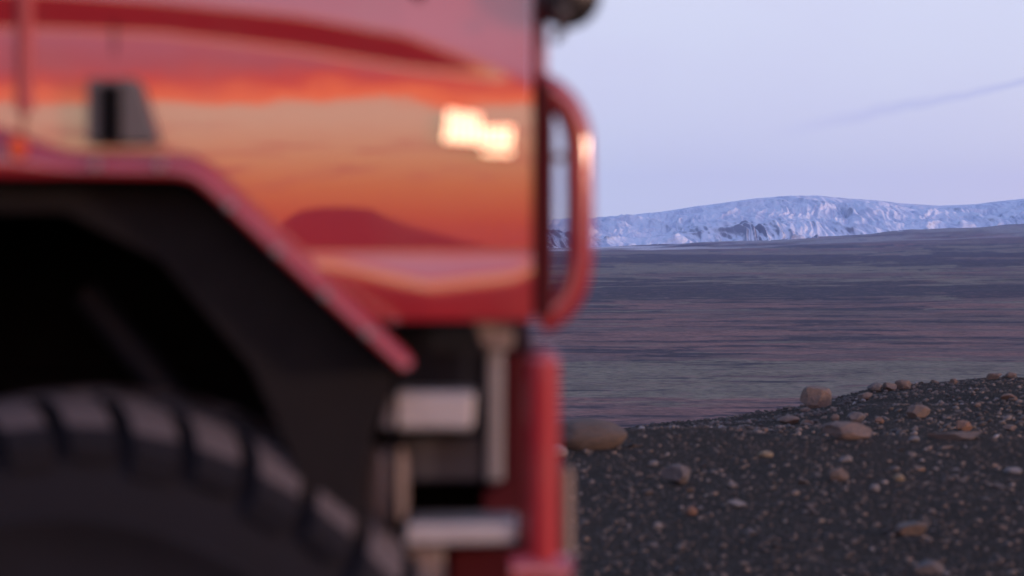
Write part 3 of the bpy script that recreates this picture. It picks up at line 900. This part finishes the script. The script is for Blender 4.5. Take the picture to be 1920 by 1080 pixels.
# centre x, base y, width, height in photo pixels; material; rounded; label
BOULDERS = [
    (1098, 844, 156, 58, M_BIG, True, 'largest smooth rounded tan boulder, on the gravel crest beside the truck', 'boulder'),
    (1044, 858, 44, 26, M_PALE, True, 'pale stone at the left foot of the large rounded boulder beside the truck', 'stone'),
    (1588, 824, 96, 32, M_TAN, False, 'tan angular boulder with notched top on the near crest', 'boulder'),
    (1795, 824, 112, 16, M_BROWN, False, 'long low flat tan rock lying along the near gravel crest at right', 'rock'),
    (1272, 908, 56, 34, M_GREY, False, 'grey brown pointed stone in the dark gravel below and right of the rounded boulder', 'stone'),
    (1572, 902, 40, 26, M_BROWN, 2, 'round tan stone in the dark gravel below the notched boulder', 'stone'),
    (1380, 952, 36, 14, M_PALE, False, 'brightest pale blue flat stone in the middle of the foreground gravel', 'stone'),
    (1296, 966, 24, 18, M_ORANGE, True, 'small orange pebble in the gravel left of the pale flat stone', 'pebble'),
    (1233, 992, 18, 14, M_PALE, True, 'small round pale pebble nearest below the orange pebble', 'pebble'),
    (1713, 1004, 66, 26, M_BROWN, False, 'oblong brown stone low in the foreground gravel at right', 'stone'),
    (1742, 1076, 64, 26, M_GREY, False, 'flat grey stone nearest the camera at the lower right edge', 'stone'),
    (1436, 858, 30, 13, M_YELL, True, 'small ochre stone just below the near crest, between the two boulders', 'stone'),
    (1686, 902, 22, 14, M_YELL, True, 'small yellowish pebble in the gravel to the right of the round tan stone', 'pebble'),
    (1904, 888, 34, 12, M_PALE, False, 'pale flat stone near the right edge of the foreground', 'stone'),
    (1588, 866, 26, 12, M_PALE, False, 'small pale stone in the gravel under the notched boulder', 'stone'),
    (1641, 922, 20, 15, M_PALE, True, 'small whitish pebble right of and below the round tan stone', 'pebble'),
    (1532, 765, 60, 41, M_TAN, 2, 'largest boulder on the far ridge, lit on the right and dark on the left', 'boulder'),
    (1644, 735, 30, 18, M_GREY, False, 'dark rock, left one of three in a row on the ridge line', 'rock'),
    (1668, 733, 26, 17, M_TAN, False, 'middle rock of three in a row on the ridge line', 'rock'),
    (1694, 730, 32, 19, M_TAN, 2, 'right rock of three in a row on the ridge line', 'rock'),
    (1622, 752, 28, 16, M_TAN, False, 'pointed tan rock on the ridge just right of the largest ridge boulder', 'rock'),
    (1722, 784, 46, 25, M_TAN, 2, 'rounded tan boulder halfway down the ridge slope with a dark left side', 'boulder'),
    (1606, 794, 36, 22, M_GREY, False, 'grey pitted rock on the ridge slope below the largest ridge boulder', 'rock'),
    (1482, 796, 40, 16, M_TAN, False, 'low tan rock on the slope left of the pitted grey rock', 'rock'),
    (1516, 798, 26, 12, M_TAN, False, 'small tan rock close right of the low tan rock on the slope', 'rock'),
    (1808, 808, 32, 20, M_ORANGE, False, 'rusty orange angular rock at the foot of the ridge slope', 'rock'),
    (1895, 808, 28, 12, M_TAN, False, 'tan rock at the foot of the ridge slope by the right edge', 'rock'),
    (1895, 750, 30, 12, M_ORANGE, False, 'reddish rock partway up the ridge slope by the right edge', 'rock'),
    (1866, 712, 30, 14, M_TAN, False, 'tan rock on the ridge line near the right edge', 'rock'),
    (1897, 709, 22, 12, M_TAN, True, 'rounded tan rock on the ridge line closest to the right edge', 'rock'),
    (1386, 820, 32, 14, M_ORANGE, False, 'rusty orange rock on the lower left part of the ridge slope', 'rock'),
    (1432, 812, 16, 12, M_TAN, False, 'small upright tan rock right of the lower left orange rock', 'rock'),
    (1348, 820, 18, 10, M_YELL, True, 'small ochre rock left of the lower left orange rock', 'rock'),
    (1562, 772, 14, 10, M_GREY, False, 'small grey rock touching the right foot of the largest ridge boulder', 'rock'),
    (1511, 773, 22, 9, M_TAN, True, 'small low rock at the left foot of the largest ridge boulder', 'rock'),
    (1650, 794, 18, 12, M_ORANGE, False, 'small orange rock between the pitted grey rock and the rounded slope boulder', 'rock'),
    (1833, 763, 14, 8, M_TAN, True, 'small lone tan rock on the bare right part of the slope', 'rock'),
    (1790, 722, 16, 12, M_TAN, False, 'small pointed tan rock just under the ridge line right of the row of three', 'rock'),
    (1566, 790, 18, 14, M_TAN, True, 'small round tan rock left of the pitted grey rock', 'rock'),
    (1715, 829, 20, 12, M_PALE, False, 'small white stone at the near crest right of the notched boulder', 'stone'),
]
occupied = []
for i, (px, py, wpx, hpx, mat, rnd, lab, cat) in enumerate(BOULDERS):
    near = py > 822
    x, y, z = on_ground(px, py, 5.0 if near else 23.5, 17.5 if near else 47)
    sc = y / FPX
    wm = wpx * sc; hm = hpx * sc
    name = {'boulder': 'boulder', 'stone': 'stone', 'rock': 'rock', 'pebble': 'pebble'}[cat]
    me = stone_mesh(name, 100 + i, mat, 4 if wpx > 40 else 3, 9, rough=0.05 if rnd is not True else 0.03, round_=rnd)
    o = link(bpy.data.objects.new(name, me))
    bury = 0.30
    full = hm / (1 - bury * 0.5) / 1.0
    o.scale = (wm / 2, wm / 2 * random.uniform(0.7, 0.95), full / 2)
    o.location = (x, y + wm * 0.25, z - full * bury * 0.5 + full / 2 - 0.002)
    o.rotation_euler = (0, 0, 0)
    tag(o, lab, cat)
    occupied.append((x, y + wm * 0.25, wm / 2))

# countable loose stones
protos = [stone_mesh('loose_stone', 500 + i, M_STONE, 3, 8, rough=0.05, round_=(i % 3 == 0)) for i in range(14)]
def clear_of(x, y, r):
    return all((x - a) ** 2 + (y - b) ** 2 > (r + c) ** 2 for a, b, c in occupied)
SHORT = ['smooth rounded boulder beside the truck', 'pale stone beside the rounded boulder', 'notched tan boulder on the near crest',
    'long flat tan rock on the near crest', 'pointed grey brown stone', 'round tan stone in the foreground', 'brightest pale flat stone', 'small orange pebble',
    'small round pale pebble', 'oblong brown stone low at right', 'flat grey stone at the bottom edge', 'ochre stone below the near crest', 'yellowish pebble',
    'pale flat stone at the right edge', 'pale stone under the notched boulder', 'whitish pebble in the foreground', 'largest ridge boulder', 'left one of three ridge rocks',
    'middle one of three ridge rocks', 'right one of three ridge rocks', 'pointed tan ridge rock', 'rounded boulder halfway down the slope', 'grey pitted slope rock',
    'low tan slope rock', 'small tan slope rock', 'orange rock at the slope foot', 'tan rock at the slope foot', 'reddish rock at the right edge', 'tan ridge line rock',
    'rounded ridge line rock at right', 'lower left orange rock', 'upright tan slope rock', 'ochre slope rock']
def name_by_neighbour(stones, far):
    """the stone closest to each named boulder on each side is told apart by that boulder"""
    taken = set()
    for bi, nm in enumerate(SHORT):
        if (BOULDERS[bi][1] <= 822) != far: continue
        bx, by = BOULDERS[bi][0], BOULDERS[bi][1]; hw = BOULDERS[bi][2] / 2
        for side, test in (('left', lambda dx, dy: dx < -hw and abs(dy) < 14), ('right', lambda dx, dy: dx > hw and abs(dy) < 14), ('front', lambda dx, dy: dy > 5 and abs(dx) < hw + 4)):
            best = None
            for o, px, py in stones:
                dx, dy = px - bx, py - by
                if o.name in taken or not test(dx, dy) or math.hypot(dx, dy) > 110 + hw: continue
                q = math.hypot(dx, dy)
                if best is None or q < best[0]: best = (q, o)
            if best:
                o = best[1]; taken.add(o.name)
                rel = {'left': 'closest on the left of the', 'right': 'closest on the right of the', 'front': 'closest in front of the'}[side]
                o['label'] = 'loose stone ' + rel + ' ' + nm
def scatter_things(n, region, size, label, group, pxr, pyr, far=False, wide=0):
    k = 0; tries = 0; made = []
    while k < n and tries < n * 40:
        tries += 1
        px = random.uniform(*pxr); py = random.uniform(*pyr)
        x, y, z = on_ground(px, py, *region)
        if far and not (24.5 < y < 46): continue
        if not far and py < 834: continue
        wpx = size[0] * (size[1] / size[0]) ** (random.random() ** 2.0)
        wm = wpx * y / FPX
        if not clear_of(x, y, wm / 2): continue
        o = link(bpy.data.objects.new('loose_stone', random.choice(protos)))
        h = wm * random.uniform(0.35, 0.6)
        o.scale = (wm / 2, wm / 2 * random.uniform(0.7, 1.0), h / 2)
        o.rotation_euler = (random.uniform(-.25, .25), random.uniform(-.25, .25), random.uniform(0, 6.28))
        o.location = (x, y, z + h * 0.28)
        tag(o, label, 'stone', group)
        occupied.append((x, y, wm / 2)); k += 1; made.append((o, px, py))
    name_by_neighbour(made, far)
scatter_things(175, (5, 17.5), (10, 23), 'loose stone lying among many in the dark foreground gravel', 'loose stones in the foreground gravel', (1045, 1935), (832, 1085))
scatter_things(80, (23.5, 47), (8, 18), 'loose stone lying among many on the far gravel ridge', 'loose stones on the far gravel ridge', (1200, 1935), (702, 824), far=True)

# fine gravel: real little stones, too many to count
def gravel(name, n, sampler, size, label):
    ico = bmesh.new(); bmesh.ops.create_icosphere(ico, subdivisions=1, radius=1.0)
    T = []
    base = np.array([v.co[:] for v in ico.verts]); fc = np.array([[v.index for v in f.verts] for f in ico.faces]); ico.free()
    # keep only 12-vertex icosahedron
    for _ in range(24):
        v = base * (1 + rng.uniform(-0.28, 0.22, (len(base), 1)))
        v = v + rng.uniform(-0.12, 0.12, v.shape)
        T.append(v)
    T = np.array(T); nv = T.shape[1]
    x, y = sampler(n)
    n = len(x)
    s = size[0] * (size[1] / size[0]) ** (rng.random(n) ** size[2])
    idx = rng.integers(0, len(T), n)
    th = rng.uniform(0, 2 * math.pi, n)
    v = T[idx] * np.stack([s, s * rng.uniform(0.6, 1, n), s * rng.uniform(0.35, 0.75, n)], -1)[:, None, :]
    c, sn = np.cos(th)[:, None], np.sin(th)[:, None]
    vx = v[..., 0] * c - v[..., 1] * sn; vy = v[..., 0] * sn + v[..., 1] * c
    tx = rng.uniform(-.4, .4, n)[:, None]
    vz = v[..., 2] + tx * vx
    z = ground_z(x, y)
    P = np.stack([vx + x[:, None], vy + y[:, None], vz + (z + s * 0.2)[:, None]], -1).reshape(-1, 3)
    Fc = (fc[None] + (np.arange(n) * nv)[:, None, None]).reshape(-1, 3)
    me = raw_mesh(name, P, Fc, M_STONE_A, 3, smooth=False)
    tone = np.repeat(rng.random(n) ** 2.0, nv)
    attr(me, 'tone', tone)
    tag(link(bpy.data.objects.new(name, me)), label, name, kind='stuff')
def samp_near(n):
    # denser towards the picture, thinner to the sides
    y = rng.uniform(6.5, 16.8, n); x = rng.uniform(-0.4, 0.28, n) * y + rng.uniform(-1, 1, n) * 0.6
    return x, y
def samp_near_small(n):
    y = 6.5 + 10.5 * rng.random(n); x = rng.uniform(-0.1, 0.26, n) * y
    cl = fbm(x * 1.1, y * 1.1, 3, 201)
    k = cl + rng.uniform(-0.5, 0.5, n) > -0.12
    return x[k], y[k]
def samp_far(n):
    y = rng.uniform(23, 49, n); x = rng.uniform(-0.04, 0.30, n) * y
    cl = fbm(x * 0.5, y * 0.5, 3, 211)
    k = cl + rng.uniform(-0.5, 0.5, n) > -0.2
    return x[k], y[k]
gravel('gravel', 7500, samp_near, (0.007, 0.023, 1.5), 'loose small stones strewn over the dark foreground gravel')
gravel('fine_gravel', 11000, samp_near_small, (0.003, 0.009, 1.0), 'fine grit between the stones of the foreground')
gravel('ridge_gravel', 20000, samp_far, (0.009, 0.060, 3.0), 'rubble covering the far gravel ridge')

# ------------------------------------------------------------------ air: thin even haze over the whole country
def haze():
    m = bpy.data.materials.new('thin_blue_haze'); m.use_nodes = True
    k = NT(m.node_tree)
    out = k.n('ShaderNodeOutputMaterial'); v = k.n('ShaderNodeVolumePrincipled')
    v.inputs['Color'].default_value = (0.30, 0.46, 1.0, 1)
    v.inputs['Density'].default_value = 2.6e-5
    v.inputs['Anisotropy'].default_value = 0.0
    k.link(v.outputs[0], out.inputs['Volume'])
    bm = bmesh.new(); bmesh.ops.create_cube(bm, size=1.0)
    bmesh.ops.scale(bm, vec=(36000, 36000, 640), verts=bm.verts)
    bmesh.ops.translate(bm, vec=(0, 0, 120), verts=bm.verts)
    me = bpy.data.meshes.new('haze'); bm.to_mesh(me); bm.free(); me.materials.append(m)
    tag(link(bpy.data.objects.new('haze', me)), 'thin blue haze over the plain and the snowy mountain', 'haze', kind='stuff')
haze()
